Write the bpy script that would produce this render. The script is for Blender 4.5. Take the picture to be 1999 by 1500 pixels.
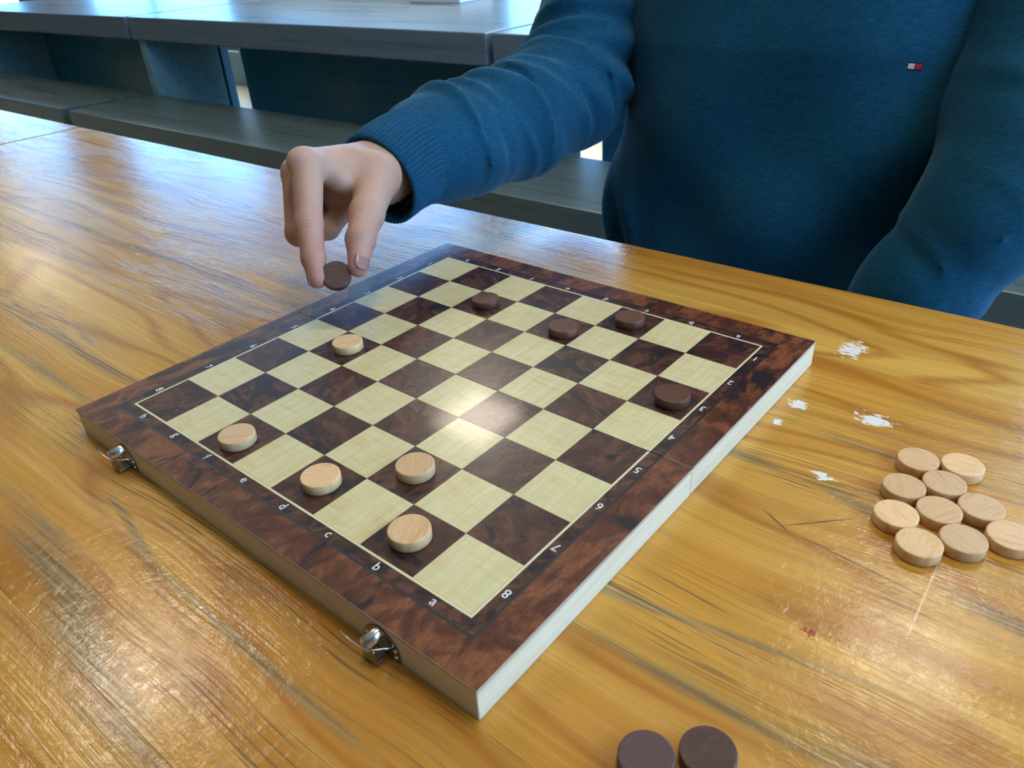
import bpy, bmesh, math, random
import numpy as np
from mathutils import Matrix, Vector
random.seed(7)
for o in list(bpy.data.objects): bpy.data.objects.remove(o)
scene = bpy.context.scene
COL = scene.collection

# ---------------------------------------------------------------- camera
cd = bpy.data.cameras.new('camera'); cam = bpy.data.objects.new('camera', cd); COL.objects.link(cam)
cd.sensor_width = 36.0; cd.sensor_fit = 'HORIZONTAL'; cd.lens = 1488.75/1999*36.0
cd.clip_start = 0.02; cd.clip_end = 200
cam.matrix_world = Matrix(((0.78613989, -0.28661162, 0.54757452, 0.30155228),
                           (0.61601034, 0.43525392, -0.65657086, -0.305274),
                           (-0.05015312, 0.8534681, 0.51872619, 0.26765939),
                           (0, 0, 0, 1)))
cd.dof.use_dof = True; cd.dof.focus_distance = 0.52; cd.dof.aperture_fstop = 22.0
scene.camera = cam

# ---------------------------------------------------------------- sky, daylight, exposure
world = bpy.data.worlds.new('sky'); scene.world = world; world.use_nodes = True
wn = world.node_tree.nodes; wl = world.node_tree.links; wn.clear()
w_out = wn.new('ShaderNodeOutputWorld'); w_bg = wn.new('ShaderNodeBackground')
w_tc = wn.new('ShaderNodeTexCoord'); w_sep = wn.new('ShaderNodeSeparateXYZ'); w_rmp = wn.new('ShaderNodeValToRGB')
wl.new(w_tc.outputs['Generated'], w_sep.inputs[0]); wl.new(w_sep.outputs['Z'], w_rmp.inputs[0])
e = w_rmp.color_ramp.elements
e[0].position = 0.0; e[0].color = (0.30, 0.36, 0.38, 1)
e[1].position = 1.0; e[1].color = (0.90, 0.95, 1.0, 1)
k = w_rmp.color_ramp.elements.new(0.03); k.color = (0.85, 1.1, 1.3, 1)
k = w_rmp.color_ramp.elements.new(0.12); k.color = (0.12, 0.68, 1.6, 1)
k = w_rmp.color_ramp.elements.new(0.26); k.color = (0.12, 0.66, 1.6, 1)
k = w_rmp.color_ramp.elements.new(0.42); k.color = (0.86, 0.94, 1.0, 1)
w_bg.inputs['Strength'].default_value = 7.5
wl.new(w_rmp.outputs[0], w_bg.inputs[0]); wl.new(w_bg.outputs[0], w_out.inputs[0])

def portal(name, loc, rot, sx, sy):
    d = bpy.data.lights.new(name, 'AREA'); d.shape = 'RECTANGLE'; d.size = sx; d.size_y = sy
    d.cycles.is_portal = True
    o = bpy.data.objects.new(name, d); COL.objects.link(o); o.location = loc; o.rotation_euler = rot
FLOOR, CEIL = -0.75, 2.0
WY = 3.4            # inside face of the far window wall
WX = 1.75            # inside face of the right window wall
# far wall openings (x0, x1, z0, z1)
FAR_OPEN = [(-11.6, -8.75, -0.5, 1.8), (-7.85, -5.35, -0.5, 1.8), (-5.15, -3.0, 0.75, 1.8), (-2.8, -0.6, -0.5, 1.8), (-0.4, 1.55, -0.5, 1.8)]
SIDE_OPEN = [(-0.5, 1.3, -0.1, 1.8), (1.5, 3.2, -0.1, 1.8)]
for (a, b, c, d_) in FAR_OPEN:
    portal('daylight_portal', ((a+b)/2, WY+0.12, (c+d_)/2), (-math.pi/2, 0, 0), b-a, d_-c)
for (a, b, c, d_) in SIDE_OPEN:
    portal('daylight_portal', (WX+0.12, (a+b)/2, (c+d_)/2), (0, math.pi/2, 0), d_-c, b-a)

vs = scene.view_settings
vs.view_transform = 'Standard'; vs.look = 'None'; vs.exposure = -0.14; vs.gamma = 1.0; vs.use_curve_mapping = False
LAMP_W = 28.0       # emission strength of the ceiling panels

# ---------------------------------------------------------------- node helpers
class NT:
    def __init__(s, name):
        s.m = bpy.data.materials.new(name); s.m.use_nodes = True
        s.t = s.m.node_tree; s.t.nodes.clear()
        s.out = s.t.nodes.new('ShaderNodeOutputMaterial')
    def n(s, typ, **kw):
        nd = s.t.nodes.new(typ)
        for k_, v in kw.items(): setattr(nd, k_, v)
        return nd
    def l(s, a, b): s.t.links.new(a, b)
    def setin(s, nd, key, v):
        if hasattr(v, 'links') or hasattr(v, 'is_linked'): s.l(v, nd.inputs[key])
        else: nd.inputs[key].default_value = v
    def obj(s): return s.n('ShaderNodeTexCoord').outputs['Object']
    def rnd(s): return s.n('ShaderNodeObjectInfo').outputs['Random']
    def mapping(s, v, scale=(1, 1, 1), rot=(0, 0, 0), loc=(0, 0, 0)):
        m = s.n('ShaderNodeMapping'); s.l(v, m.inputs[0])
        m.inputs['Scale'].default_value = scale; m.inputs['Rotation'].default_value = rot; m.inputs['Location'].default_value = loc
        return m.outputs[0]
    def noise(s, v, scale=5, detail=3, rough=.5, dist=0, w=None):
        t = s.n('ShaderNodeTexNoise'); t.noise_dimensions = '4D' if w is not None else '3D'
        s.l(v, t.inputs['Vector'])
        t.inputs['Scale'].default_value = scale; t.inputs['Detail'].default_value = detail
        t.inputs['Roughness'].default_value = rough; t.inputs['Distortion'].default_value = dist
        if w is not None: s.setin(t, 'W', w)
        return t.outputs['Fac']
    def math(s, op, a, b=None, c=None, clamp=False):
        m = s.n('ShaderNodeMath', operation=op); m.use_clamp = clamp
        for i, x in enumerate((a, b, c)):
            if x is not None: s.setin(m, i, x)
        return m.outputs[0]
    def ramp(s, v, stops, interp='LINEAR'):
        r = s.n('ShaderNodeValToRGB'); r.color_ramp.interpolation = interp; s.l(v, r.inputs[0])
        el = r.color_ramp.elements
        while len(el) < len(stops): el.new(0.5)
        for q, (p, c) in zip(el, stops):
            q.position = p; q.color = (c[0], c[1], c[2], 1) if hasattr(c, '__len__') else (c, c, c, 1)
        return r.outputs[0]
    def mix(s, f, a, b, blend='MIX'):
        m = s.n('ShaderNodeMix', data_type='RGBA', blend_type=blend)
        s.setin(m, 0, f)
        for idx, v in ((6, a), (7, b)):
            if hasattr(v, 'is_linked'): s.l(v, m.inputs[idx])
            else: m.inputs[idx].default_value = (*v[:3], 1)
        return m.outputs[2]
    def bump(s, h, strength=.3, dist=.001, nrm=None):
        b = s.n('ShaderNodeBump'); s.l(h, b.inputs['Height']); b.inputs['Strength'].default_value = strength
        b.inputs['Distance'].default_value = dist
        if nrm is not None: s.l(nrm, b.inputs['Normal'])
        return b.outputs[0]
    def bsdf(s, color, rough=.5, normal=None, **kw):
        b = s.n('ShaderNodeBsdfPrincipled')
        if hasattr(color, 'is_linked'): s.l(color, b.inputs['Base Color'])
        else: b.inputs['Base Color'].default_value = (*color, 1)
        s.setin(b, 'Roughness', rough)
        if normal is not None: s.l(normal, b.inputs['Normal'])
        for k_, v in kw.items(): s.setin(b, k_.replace('_', ' '), v)
        s.l(b.outputs[0], s.out.inputs[0]); return s.m
MAT = {}

def plain(name, color, rough=.6, **kw):
    t = NT(name); MAT[name] = t.bsdf(color, rough, **kw); return MAT[name]

JOINTS = [0.295, 0.18, 0.034, -0.112, -0.258, -0.404, -0.55]
def mat_table():
    t = NT('varnished_pine'); o = t.obj(); r = t.rnd()
    W = t.math('MULTIPLY', r, 37.0)
    wob = t.noise(t.mapping(o, (3.0, 6, 1)), 1.0, 2, .5, w=W)
    sep = t.n('ShaderNodeSeparateXYZ'); t.l(o, sep.inputs[0])
    yy = t.math('ADD', sep.outputs['Y'], t.math('MULTIPLY', t.math('SUBTRACT', wob, .5), .055))
    comb = t.n('ShaderNodeCombineXYZ'); t.l(sep.outputs['X'], comb.inputs[0]); t.l(yy, comb.inputs[1])
    g = comb.outputs[0]
    # growth rings: contour lines of a stretched noise
    base = t.noise(t.mapping(g, (1.7, 12, 1)), 1.0, 2, .45, w=W)
    ring = t.math('MULTIPLY', t.math('PINGPONG', t.math('MULTIPLY', base, 10.0), .5), 2.0)
    streak = t.noise(t.mapping(g, (2.5, 85, 1)), 1.0, 3, .6, w=W)
    fine = t.noise(t.mapping(g, (6, 420, 1)), 1.0, 3, .65, w=W)
    tone = t.noise(t.mapping(g, (1.8, 11, 1)), 1.0, 3, .5, w=t.math('ADD', W, 5.0))
    c = t.ramp(tone, [(.30, (.45, .185, .016)), (.5, (.57, .28, .036)), (.70, (.67, .39, .075))])
    late = t.ramp(ring, [(0.0, 1.0), (.14, .75), (.45, .0)])
    c = t.mix(t.math('MULTIPLY', late, .70), c, (.36, .115, .007))
    c = t.mix(t.math('MULTIPLY', t.ramp(streak, [(.48, 0.), (.66, 1.)]), .32), c, (.30, .12, .02))
    c = t.mix(t.math('MULTIPLY', t.ramp(streak, [(.30, 1.), (.46, 0.)]), .30), c, (.80, .50, .15))
    c = t.mix(t.math('MULTIPLY', t.ramp(fine, [(.46, 0.), (.62, 1.)]), .25), c, (.24, .10, .02))
    # dark pores: short dashes along the grain, in clusters
    pores = t.noise(t.mapping(g, (15, 900, 1)), 1.0, 2, .55, w=W)
    clus = t.noise(t.mapping(g, (3.2, 26, 1)), 1.0, 2, .5, w=t.math('ADD', W, 11.0))
    pm = t.math('MULTIPLY', t.ramp(pores, [(.56, 0.), (.62, 1.)]), t.ramp(clus, [(.47, 0.), (.60, 1.)]))
    c = t.mix(t.math('MULTIPLY', pm, .72), c, (.075, .048, .025))
    def ellipse(cx, cy, rx, ry, ang=0.):
        v = t.mapping(o, (1, 1, 0), loc=(-cx, -cy, 0)); v = t.mapping(v, rot=(0, 0, -ang)); v = t.mapping(v, (1/rx, 1/ry, 1))
        ln = t.n('ShaderNodeVectorMath', operation='LENGTH'); t.l(v, ln.inputs[0])
        return t.math('SUBTRACT', 1.0, ln.outputs['Value'])
    # weathered grey streaks where the varnish has worn through
    lines = t.noise(t.mapping(o, (7, 560, 1)), 1.0, 3, .65)
    edge = t.noise(t.mapping(o, (14, 120, 1)), 1.0, 3, .6)
    gm = None
    for (cx, cy, rx, ry, an) in ((-.52, .032, .36, .0075, 0), (-.31, -.112, .20, .0065, -.03), (-.28, -.144, .13, .0055, -.03), (-.03, -.243, .16, .015, -.20),
                                 (.225, -.113, .085, .0055, .02), (.300, -.106, .06, .009, .05), (.245, .038, .028, .006, -.2), (.325, -.004, .045, .009, -.1), (.185, .045, .03, .006, 0),
                                 (.05, -.207, .13, .004, -.04), (.20, -.083, .10, .0035, .15), (-.06, -.196, .06, .004, -.2), (.25, .09, .10, .003, .0), (.30, .155, .10, .003, 0)):
        e_ = ellipse(cx, cy, rx, ry, an)
        gm = e_ if gm is None else t.math('MAXIMUM', gm, e_)
    grey = t.ramp(t.math('ADD', gm, t.math('MULTIPLY', t.math('SUBTRACT', edge, .5), 1.6)), [(.05, 0.), (.75, 1.)])
    greycol = t.mix(t.ramp(lines, [(.38, 0.), (.60, 1.)]), (.045, .034, .018), (.30, .24, .12))
    c = t.mix(t.math('MULTIPLY', grey, .66), c, greycol)
    # pale scuffs in the varnish
    sc = t.noise(t.mapping(o, (26, 240, 1), rot=(0, 0, .1)), 1.0, 4, .7, .8)
    sm = t.math('ADD', ellipse(-.36, .07, .36, .15), t.math('MULTIPLY', t.math('SUBTRACT', t.noise(o, 18, 3, .6), .5), 1.4))
    c = t.mix(t.math('MULTIPLY', t.math('MULTIPLY', t.ramp(sc, [(.58, 0.), (.66, 1.)]), t.ramp(sm, [(.2, 0.), (.7, 1.)])), .45), c, (.72, .66, .56))
    # flakes of white paint, a speck of red, two pencil-like scratches
    nn = t.noise(t.mapping(o, (160, 330, 1)), 1.0, 4, .65)
    paint = None
    for (cx, cy, rx, ry) in ((.190, .201, .013, .020), (.228, .121, .017, .011), (.185, .113, .010, .008), (.1815, .087, .0045, .006), (.221, .051, .009, .005)):
        q = t.math('ADD', ellipse(cx, cy, rx, ry), t.math('MULTIPLY', t.math('SUBTRACT', nn, .5), 2.6))
        b = t.ramp(q, [(.46, 0.), (.52, 1.)]); paint = b if paint is None else t.math('MAXIMUM', paint, b)
    c = t.mix(paint, c, (.80, .77, .74))
    q = t.math('ADD', ellipse(.253, -.058, .006, .004), t.math('MULTIPLY', t.math('SUBTRACT', t.noise(o, 700, 2, .5), .5), 2.6))
    c = t.mix(t.ramp(q, [(.5, 0.), (.56, 1.)]), c, (.33, .02, .01))
    for (cx, cy, rx, an) in ((.232, .013, .022, .75), (.215, .002, .012, -.5), (.262, -.006, .040, -.12)):
        c = t.mix(t.math('MULTIPLY', t.ramp(ellipse(cx, cy, rx, .0007, an), [(.0, 0.), (.4, 1.)]), .75), c, (.05, .035, .02))
    q = t.ramp(ellipse(.287, -.008, .0006, .034), [(.0, 0.), (.4, 1.)]); c = t.mix(t.math('MULTIPLY', q, .5), c, (.80, .62, .34))
    # relief and gloss
    hg = t.noise(t.mapping(g, (9, 380, 1)), 1.0, 3, .65, w=W)
    nb = t.bump(hg, .22, .0011)
    pe = t.noise(o, 170, 4, .65, 1.0)
    nb = t.bump(pe, .20, .0012, nb)
    lo = t.noise(t.mapping(o, (9, 26, 1)), 1.0, 2, .5)
    nb = t.bump(lo, .10, .004, nb)
    nb = t.bump(pm, .3, -.0003, nb)
    wear = t.noise(t.mapping(o, (4, 30, 1)), 1.0, 4, .7)
    ro = t.ramp(wear, [(.35, .12), (.65, .25)])
    MAT['pine'] = t.bsdf(c, ro, nb, Specular_IOR_Level=.5, Coat_Weight=.10, Coat_Roughness=.12)
mat_table()

def mat_burl(name, cols, scale, grain_rot=0., black=.5, coat=.4):
    t = NT(name); o = t.obj(); W = t.math('MULTIPLY', t.rnd(), 61.0)
    v = t.mapping(o, (1, 1, 1), rot=(0, 0, grain_rot))
    n1 = t.noise(t.mapping(v, (1, 1.7, 1)), scale, 4, .6, 1.6, w=W)
    n2 = t.noise(t.mapping(v, (1, 1.6, 1)), scale*.55, 3, .55, 2.2, w=t.math('ADD', W, 9.))
    fib = t.noise(t.mapping(v, (1, 7, 1)), scale*9, 3, .6, 1.2, w=W)
    c = t.ramp(n1, [(.25, cols[0]), (.47, cols[1]), (.60, cols[2]), (.78, cols[1])])
    c = t.mix(t.math('MULTIPLY', t.ramp(fib, [(.38, 1.), (.62, 0.)]), .45), c, tuple(q*.38 for q in cols[0]))
    c = t.mix(t.math('MULTIPLY', t.ramp(n2, [(black, 0.), (black+.10, 1.)]), .88), c, (.012, .009, .013))
    pe = t.noise(o, 900, 2, .5)
    nb = t.bump(pe, .16, .0004)
    MAT[name] = t.bsdf(c, .26, nb, Specular_IOR_Level=.35, Coat_Weight=coat*.8, Coat_Roughness=.09)
mat_burl('burl_dark', [(.030, .010, .008), (.075, .027, .018), (.15, .058, .034)], 42, .4, .52)
mat_burl('burl_border', [(.045, .012, .007), (.13, .040, .018), (.27, .092, .036)], 30, .1, .54)
mat_burl('burl_band', [(.028, .010, .008), (.070, .026, .017), (.16, .062, .035)], 60, .9, .50)

def mat_maple():
    t = NT('curly_maple'); o = t.obj(); W = t.math('MULTIPLY', t.rnd(), 53.0)
    n1 = t.noise(t.mapping(o, (330, 40, 1)), 1.0, 3, .6, .6, w=W)
    n2 = t.noise(t.mapping(o, (30, 360, 1)), 1.0, 3, .6, .3, w=W)
    pa = t.noise(o, 70, 2, .5, w=W)
    c = t.ramp(n2, [(.3, (.60, .53, .27)), (.7, (.72, .66, .39))])
    st = t.math('MULTIPLY', t.ramp(n1, [(.46, 0.), (.62, 1.)]), t.ramp(pa, [(.34, .15), (.6, 1.)]))
    c = t.mix(t.math('MULTIPLY', st, .45), c, (.60, .36, .14))
    nb = t.bump(t.noise(o, 900, 2, .5), .12, .0004)
    MAT['maple'] = t.bsdf(c, .30, nb, Specular_IOR_Level=.35, Coat_Weight=.32, Coat_Roughness=.09)
mat_maple()

def mat_wood(name, light, dark, ringscale, rough=.5, stretch=(6, 90, 40), spec=.4, bumpd=.0004):
    t = NT(name); o = t.obj(); W = t.math('MULTIPLY', t.rnd(), 41.0)
    n1 = t.noise(t.mapping(o, stretch), ringscale, 3, .55, .6, w=W)
    f = t.noise(t.mapping(o, (stretch[0]*3, stretch[1]*7, stretch[2]*5)), ringscale, 2, .5, w=W)
    c = t.ramp(n1, [(.3, dark), (.5, light), (.62, tuple((a+b)/2 for a, b in zip(light, dark))), (.8, light)])
    c = t.mix(t.math('MULTIPLY', t.ramp(f, [(.45, 0.), (.65, 1.)]), .3), c, dark)
    hv = t.math('MULTIPLY', t.rnd(), .28)
    hs = t.n('ShaderNodeHueSaturation'); t.l(c, hs.inputs['Color']); t.l(t.math('ADD', hv, .86), hs.inputs['Value'])
    MAT[name] = t.bsdf(hs.outputs[0], rough, t.bump(f, .3, bumpd), Specular_IOR_Level=spec)
mat_wood('beech', (.76, .50, .26), (.60, .34, .15), 1.0, .5, (60, 420, 60))
mat_wood('walnut', (.125, .046, .024), (.070, .024, .014), 1.0, .42, (60, 420, 60), .5)
mat_wood('wenge', (.080, .030, .024), (.038, .015, .013), 1.0, .30, (90, 520, 60), .6, .003)
mat_wood('basswood', (.76, .65, .46), (.62, .50, .32), 1.0, .5, (5, 90, 120))
mat_wood('basswood_cross', (.76, .65, .46), (.62, .50, .32), 1.0, .5, (90, 5, 120))
plain('plywood', (.42, .34, .25), .6)
plain('inlay_cream', (.74, .66, .40), .35, Coat_Weight=.4, Coat_Roughness=.2)
plain('inlay_black', (.012, .009, .011), .35, Coat_Weight=.4, Coat_Roughness=.2)
plain('print_white', (.80, .80, .78), .4)
plain('hinge_gap', (.02, .015, .012), .7)
plain('nickel', (.34, .31, .27), .16, Metallic=1.0)
plain('nickel_bright', (.82, .82, .82), .22, Metallic=1.0)

def mat_stain(name, a, b):
    t = NT(name); o = t.obj(); W = t.math('MULTIPLY', t.rnd(), 29.0)
    n1 = t.noise(t.mapping(o, (1.4, 40, 40)), 1.0, 4, .6, w=W)
    n2 = t.noise(o, 7, 3, .6, w=W)
    c = t.mix(t.ramp(n1, [(.30, 0.), (.70, 1.)]), a, b)
    kn = t.ramp(n2, [(.72, 0.), (.80, 1.)])
    c = t.mix(t.math('MULTIPLY', kn, .5), c, tuple(q*.45 for q in a))
    ro = t.ramp(n1, [(.3, .24), (.7, .36)])
    MAT[name] = t.bsdf(c, ro, t.bump(n1, .10, .001), Specular_IOR_Level=.5)
mat_stain('grey_stain', (.090, .125, .155), (.138, .178, .21))
mat_stain('grey_bench', (.058, .090, .095), (.082, .120, .125))
mat_stain('dark_panel', (.020, .140, .205), (.028, .165, .24))
mat_stain('grey_leg', (.17, .32, .34), (.20, .36, .38))

def mat_sweater():
    t = NT('navy_knit'); o = t.obj()
    kn = t.noise(t.mapping(o, (520, 520, 900)), 1.0, 2, .6)
    heather = t.noise(t.mapping(o, (170, 170, 900)), 1.0, 3, .7)
    soft = t.noise(o, 14, 3, .6)
    c = t.mix(t.ramp(heather, [(.42, 0.), (.68, 1.)]), (.003, .058, .120), (.009, .102, .190))
    c = t.mix(t.math('MULTIPLY', t.ramp(soft, [(.35, 0.), (.7, 1.)]), .35), c, (.003, .048, .105))
    nb = t.bump(kn, .35, .0008); nb = t.bump(soft, .35, .006, nb)
    MAT['sweater'] = t.bsdf(c, .9, nb, Specular_IOR_Level=.2, Sheen_Weight=.22, Sheen_Roughness=.45, Sheen_Tint=(.35, .65, .95, 1))
mat_sweater()
def mat_skin():
    t = NT('skin'); o = t.obj()
    n1 = t.noise(o, 45, 3, .6); n2 = t.noise(o, 420, 3, .6, .6); 
    at = t.n('ShaderNodeAttribute'); at.attribute_name = 'pink'
    c = t.mix(t.ramp(n1, [(.3, 0.), (.7, 1.)]), (.48, .285, .21), (.53, .33, .25))
    c = t.mix(at.outputs['Fac'], c, (.42, .165, .14))
    vor = t.n('ShaderNodeTexVoronoi'); t.l(t.mapping(o, (1, 1, 1)), vor.inputs['Vector']); vor.inputs['Scale'].default_value = 700
    nb = t.bump(n2, .25, .0006); nb = t.bump(vor.outputs['Distance'], .12, .0004, nb)
    MAT['skin'] = t.bsdf(c, .48, nb, Specular_IOR_Level=.4, Subsurface_Weight=.12, Subsurface_Radius=(.008, .003, .0015), Subsurface_Scale=.6)
mat_skin()
plain('nail', (.62, .36, .33), .28, Coat_Weight=.3)
plain('denim', (.03, .04, .06), .9)
plain('hair', (.012, .009, .008), .5)
plain('eye_white', (.8, .8, .78), .2)
plain('flag_navy', (.006, .012, .05), .8)
plain('flag_white', (.85, .85, .88), .8)
plain('flag_red', (.55, .03, .09), .8)
plain('white_card', (.85, .85, .85), .6)
plain('wall_paint', (.16, .25, .31), .8)
plain('wall_dark', (.20, .16, .12), .8)
plain('ceiling_paint', (.75, .74, .72), .9)
plain('column_brown', (.16, .075, .03), .6)
plain('window_metal', (.12, .13, .14), .4)
def mat_floor():
    t = NT('floor_stone'); o = t.obj()
    n1 = t.noise(o, 3, 4, .6)
    MAT['floor'] = t.bsdf(t.mix(n1, (.66, .56, .38), (.74, .65, .48)), .4)
mat_floor()
def mat_glass():
    t = NT('clear_glass')
    tr = t.n('ShaderNodeBsdfTransparent'); tr.inputs[0].default_value = (.95, .98, .98, 1)
    gl = t.n('ShaderNodeBsdfGlossy'); gl.inputs['Roughness'].default_value = .02
    mx = t.n('ShaderNodeMixShader'); mx.inputs[0].default_value = .05; t.l(tr.outputs[0], mx.inputs[1]); t.l(gl.outputs[0], mx.inputs[2])
    t.l(mx.outputs[0], t.out.inputs[0]); MAT['glass'] = t.m
mat_glass()
def mat_lamp():
    t = NT('lamp_diffuser'); em = t.n('ShaderNodeEmission'); em.inputs[0].default_value = (1.0, .87, .70, 1); em.inputs[1].default_value = LAMP_W
    t.l(em.outputs[0], t.out.inputs[0]); MAT['lamp'] = t.m
mat_lamp()

# ---------------------------------------------------------------- object helpers
def empty(name, loc=(0, 0, 0), rz=0.0, parent=None):
    o = bpy.data.objects.new(name, None); COL.objects.link(o); o.location = loc; o.rotation_euler = (0, 0, rz)
    o.empty_display_size = .02; o.parent = parent
    return o
def tag(o, label, cat, group=None):
    o['label'] = label; o['category'] = cat
    if group: o['group'] = group
    return o
def mesh_obj(name, me, mat=None, parent=None, loc=(0, 0, 0)):
    o = bpy.data.objects.new(name, me); COL.objects.link(o); o.parent = parent; o.location = loc
    if mat is not None:
        me.materials.clear()
        for m in (mat if isinstance(mat, (list, tuple)) else [mat]): me.materials.append(MAT[m])
    return o
def bm_obj(name, bm, mat, parent=None, loc=(0, 0, 0), smooth=False):
    me = bpy.data.meshes.new(name); bm.to_mesh(me); bm.free()
    if smooth:
        for p in me.polygons: p.use_smooth = True
    return mesh_obj(name, me, mat, parent, loc)
def box(bm, lo, hi, bevel=0.0, seg=2):
    r = bmesh.ops.create_cube(bm, size=1.0)
    vs_ = r['verts']
    for v in vs_:
        v.co = Vector([(lo[i]+hi[i])/2 + v.co[i]*(hi[i]-lo[i]) for i in range(3)])
    if bevel > 0:
        ed = list({e_ for v in vs_ for e_ in v.link_edges})
        bmesh.ops.bevel(bm, geom=ed, offset=bevel, segments=seg, profile=.5, affect='EDGES')
    return bm
def box_obj(name, lo, hi, mat, parent=None, bevel=0.0, off=(0, 0, 0)):
    bm = bmesh.new(); box(bm, [lo[i]-off[i] for i in range(3)], [hi[i]-off[i] for i in range(3)], bevel)
    return bm_obj(name, bm, mat, parent)
def struct(o): o['kind'] = 'structure'; return o
def tube_mesh(pts, rad, n=10, closed=True):
    """round tube along points"""
    pts = [Vector(p) for p in pts]; V = []; F = []
    up = Vector((0.123, .31, .94))
    for i, p in enumerate(pts):
        d_ = (pts[min(i+1, len(pts)-1)] - pts[max(i-1, 0)]).normalized()
        a = d_.cross(up).normalized(); b = d_.cross(a)
        r_ = rad[i] if hasattr(rad, '__len__') else rad
        for k_ in range(n):
            th = 2*math.pi*k_/n; V.append(p + (a*math.cos(th)+b*math.sin(th))*r_)
    for i in range(len(pts)-1):
        for k_ in range(n):
            F.append((i*n+k_, i*n+(k_+1) % n, (i+1)*n+(k_+1) % n, (i+1)*n+k_))
    if closed:
        F.append(tuple(range(n-1, -1, -1))); F.append(tuple((len(pts)-1)*n+k_ for k_ in range(n)))
    me = bpy.data.meshes.new('tube'); me.from_pydata([tuple(v) for v in V], [], F)
    for p in me.polygons: p.use_smooth = True
    return me

# ---------------------------------------------------------------- room shell
def wall_with_openings(name, axis, pos, thick, u0, u1, opens, mat):
    """wall slab in the plane axis=pos with rectangular openings (u0,u1,z0,z1), built of solid piers and spandrels in one mesh"""
    bm = bmesh.new()
    def b(ua, ub, za, zb):
        if ub-ua < 1e-4 or zb-za < 1e-4: return
        if axis == 'y': box(bm, (ua, pos, za), (ub, pos+thick, zb))
        else: box(bm, (pos, ua, za), (pos+thick, ub, zb))
    cur = u0
    for (a, c, z0, z1) in opens:
        b(cur, a, FLOOR, CEIL); b(a, c, FLOOR, z0); b(a, c, z1, CEIL); cur = c
    b(cur, u1, FLOOR, CEIL)
    return struct(bm_obj(name, bm, mat))
struct(box_obj('floor', (-13, -3.2, FLOOR-.1), (WX+.2, WY+.2, FLOOR), 'floor'))
struct(box_obj('ceiling', (-13, -3.2, CEIL), (WX+.2, WY+.2, CEIL+.1), 'ceiling_paint'))
wall_with_openings('wall_far', 'y', WY, .2, -13, WX+.2, FAR_OPEN, 'wall_paint')
wall_with_openings('wall_right', 'x', WX, .2, -3.2, WY, SIDE_OPEN, 'wall_paint')
struct(box_obj('wall_left', (-13.2, -3.2, FLOOR), (-13, WY+.2, CEIL), 'wall_dark'))
struct(box_obj('wall_back', (-13, -3.4, FLOOR), (WX+.2, -3.2, CEIL), 'wall_dark'))
struct(box_obj('trim_1', (-8.72, WY-.12, FLOOR), (-7.88, WY, CEIL), 'column_brown'))
for i, (a, b, c, d_) in enumerate(FAR_OPEN + SIDE_OPEN):
    side = i >= len(FAR_OPEN)
    root = empty('window_%d' % (i+1), ((WX+.1, (a+b)/2, c) if side else ((a+b)/2, WY+.1, c)), math.pi/2 if side else 0)
    root['kind'] = 'structure'
    w, h = b-a, d_-c
    bm = bmesh.new()
    for (x0, x1, z0, z1) in ((-w/2, w/2, 0, .05), (-w/2, w/2, h-.05, h), (-w/2, -w/2+.05, .05, h-.05), (w/2-.05, w/2, .05, h-.05), (-.02, .02, .05, h-.05)):
        box(bm, (x0, -.03, z0), (x1, .03, z1))
    bm_obj('window_frame', bm, 'window_metal', root)
    for s_ in (-1, 1):
        x0, x1 = (-w/2+.05, -.02) if s_ < 0 else (.02, w/2-.05)
        bm = bmesh.new(); box(bm, (x0, -.003, .05), (x1, .003, h-.05)); bm_obj('pane', bm, 'glass', root)

# ceiling lamps
def ceiling_lamp(x, y, where):
    r = tag(empty('ceiling_light', (x, y, CEIL-.05)), where, 'ceiling light', 'ceiling light panels')
    bm = bmesh.new()
    for (a, b, c, d_) in ((-.21, .21, -.21, -.18), (-.21, .21, .18, .21), (-.21, -.18, -.18, .18), (.18, .21, -.18, .18)):
        box(bm, (a, c, 0), (b, d_, .05))
    bm_obj('frame', bm, 'window_metal', r)
    bm = bmesh.new(); box(bm, (-.18, -.18, .012), (.18, .18, .045)); bm_obj('diffuser', bm, 'lamp', r)
for x, y, w_ in ((.2, 1.86, 'square ceiling panel light above the bench behind the player'), (-1.95, 2.1, 'square ceiling panel light above the grey table behind'),
              (-1.9, .22, 'square ceiling panel light above the end of the pine table'), (.2, .22, 'square ceiling panel light right above the game board'),
              (-6.5, 1.85, 'square ceiling panel light at the column end of the room'), 
              ):
    ceiling_lamp(x, y, w_)

# ---------------------------------------------------------------- tables and benches
def slab_leg(parent, off, x, y0, y1, ztop, mat):
    return box_obj('slab_leg', (x-.025, y0, FLOOR), (x+.025, y1, ztop), mat, parent, .002, off)
def pine_table(x0, x1, label):
    base = ((x0+x1)/2, -.1275, FLOOR)
    r = tag(empty('pine_table', base), label, 'table', None)
    for a, b in zip(JOINTS[:-1], JOINTS[1:]):
        bm = bmesh.new(); box(bm, (x0, b+.00004, -.05), (x1, a-.00004, 0), .00012, 1)
        o = bm_obj('plank', bm, 'pine', r); o.location = (-base[0], -base[1], -base[2])
    for lx in (x0+.05, x1-.05):
        slab_leg(r, base, lx, -.50, -.14, -.05, 'grey_stain'); slab_leg(r, base, lx, -.115, .245, -.05, 'grey_stain')
    box_obj('modesty_panel', (x0+.12, -.14, -.55), (x1-.12, -.115, -.05), 'dark_panel', r, .001, base)
    return r
pine_table(-1.1325, .97, 'glossy orange pine table under the checkerboard, with scratched varnish')
pine_table(-3.235, -1.1395, 'orange pine table continuing past the seam at the end of the board table')

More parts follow.
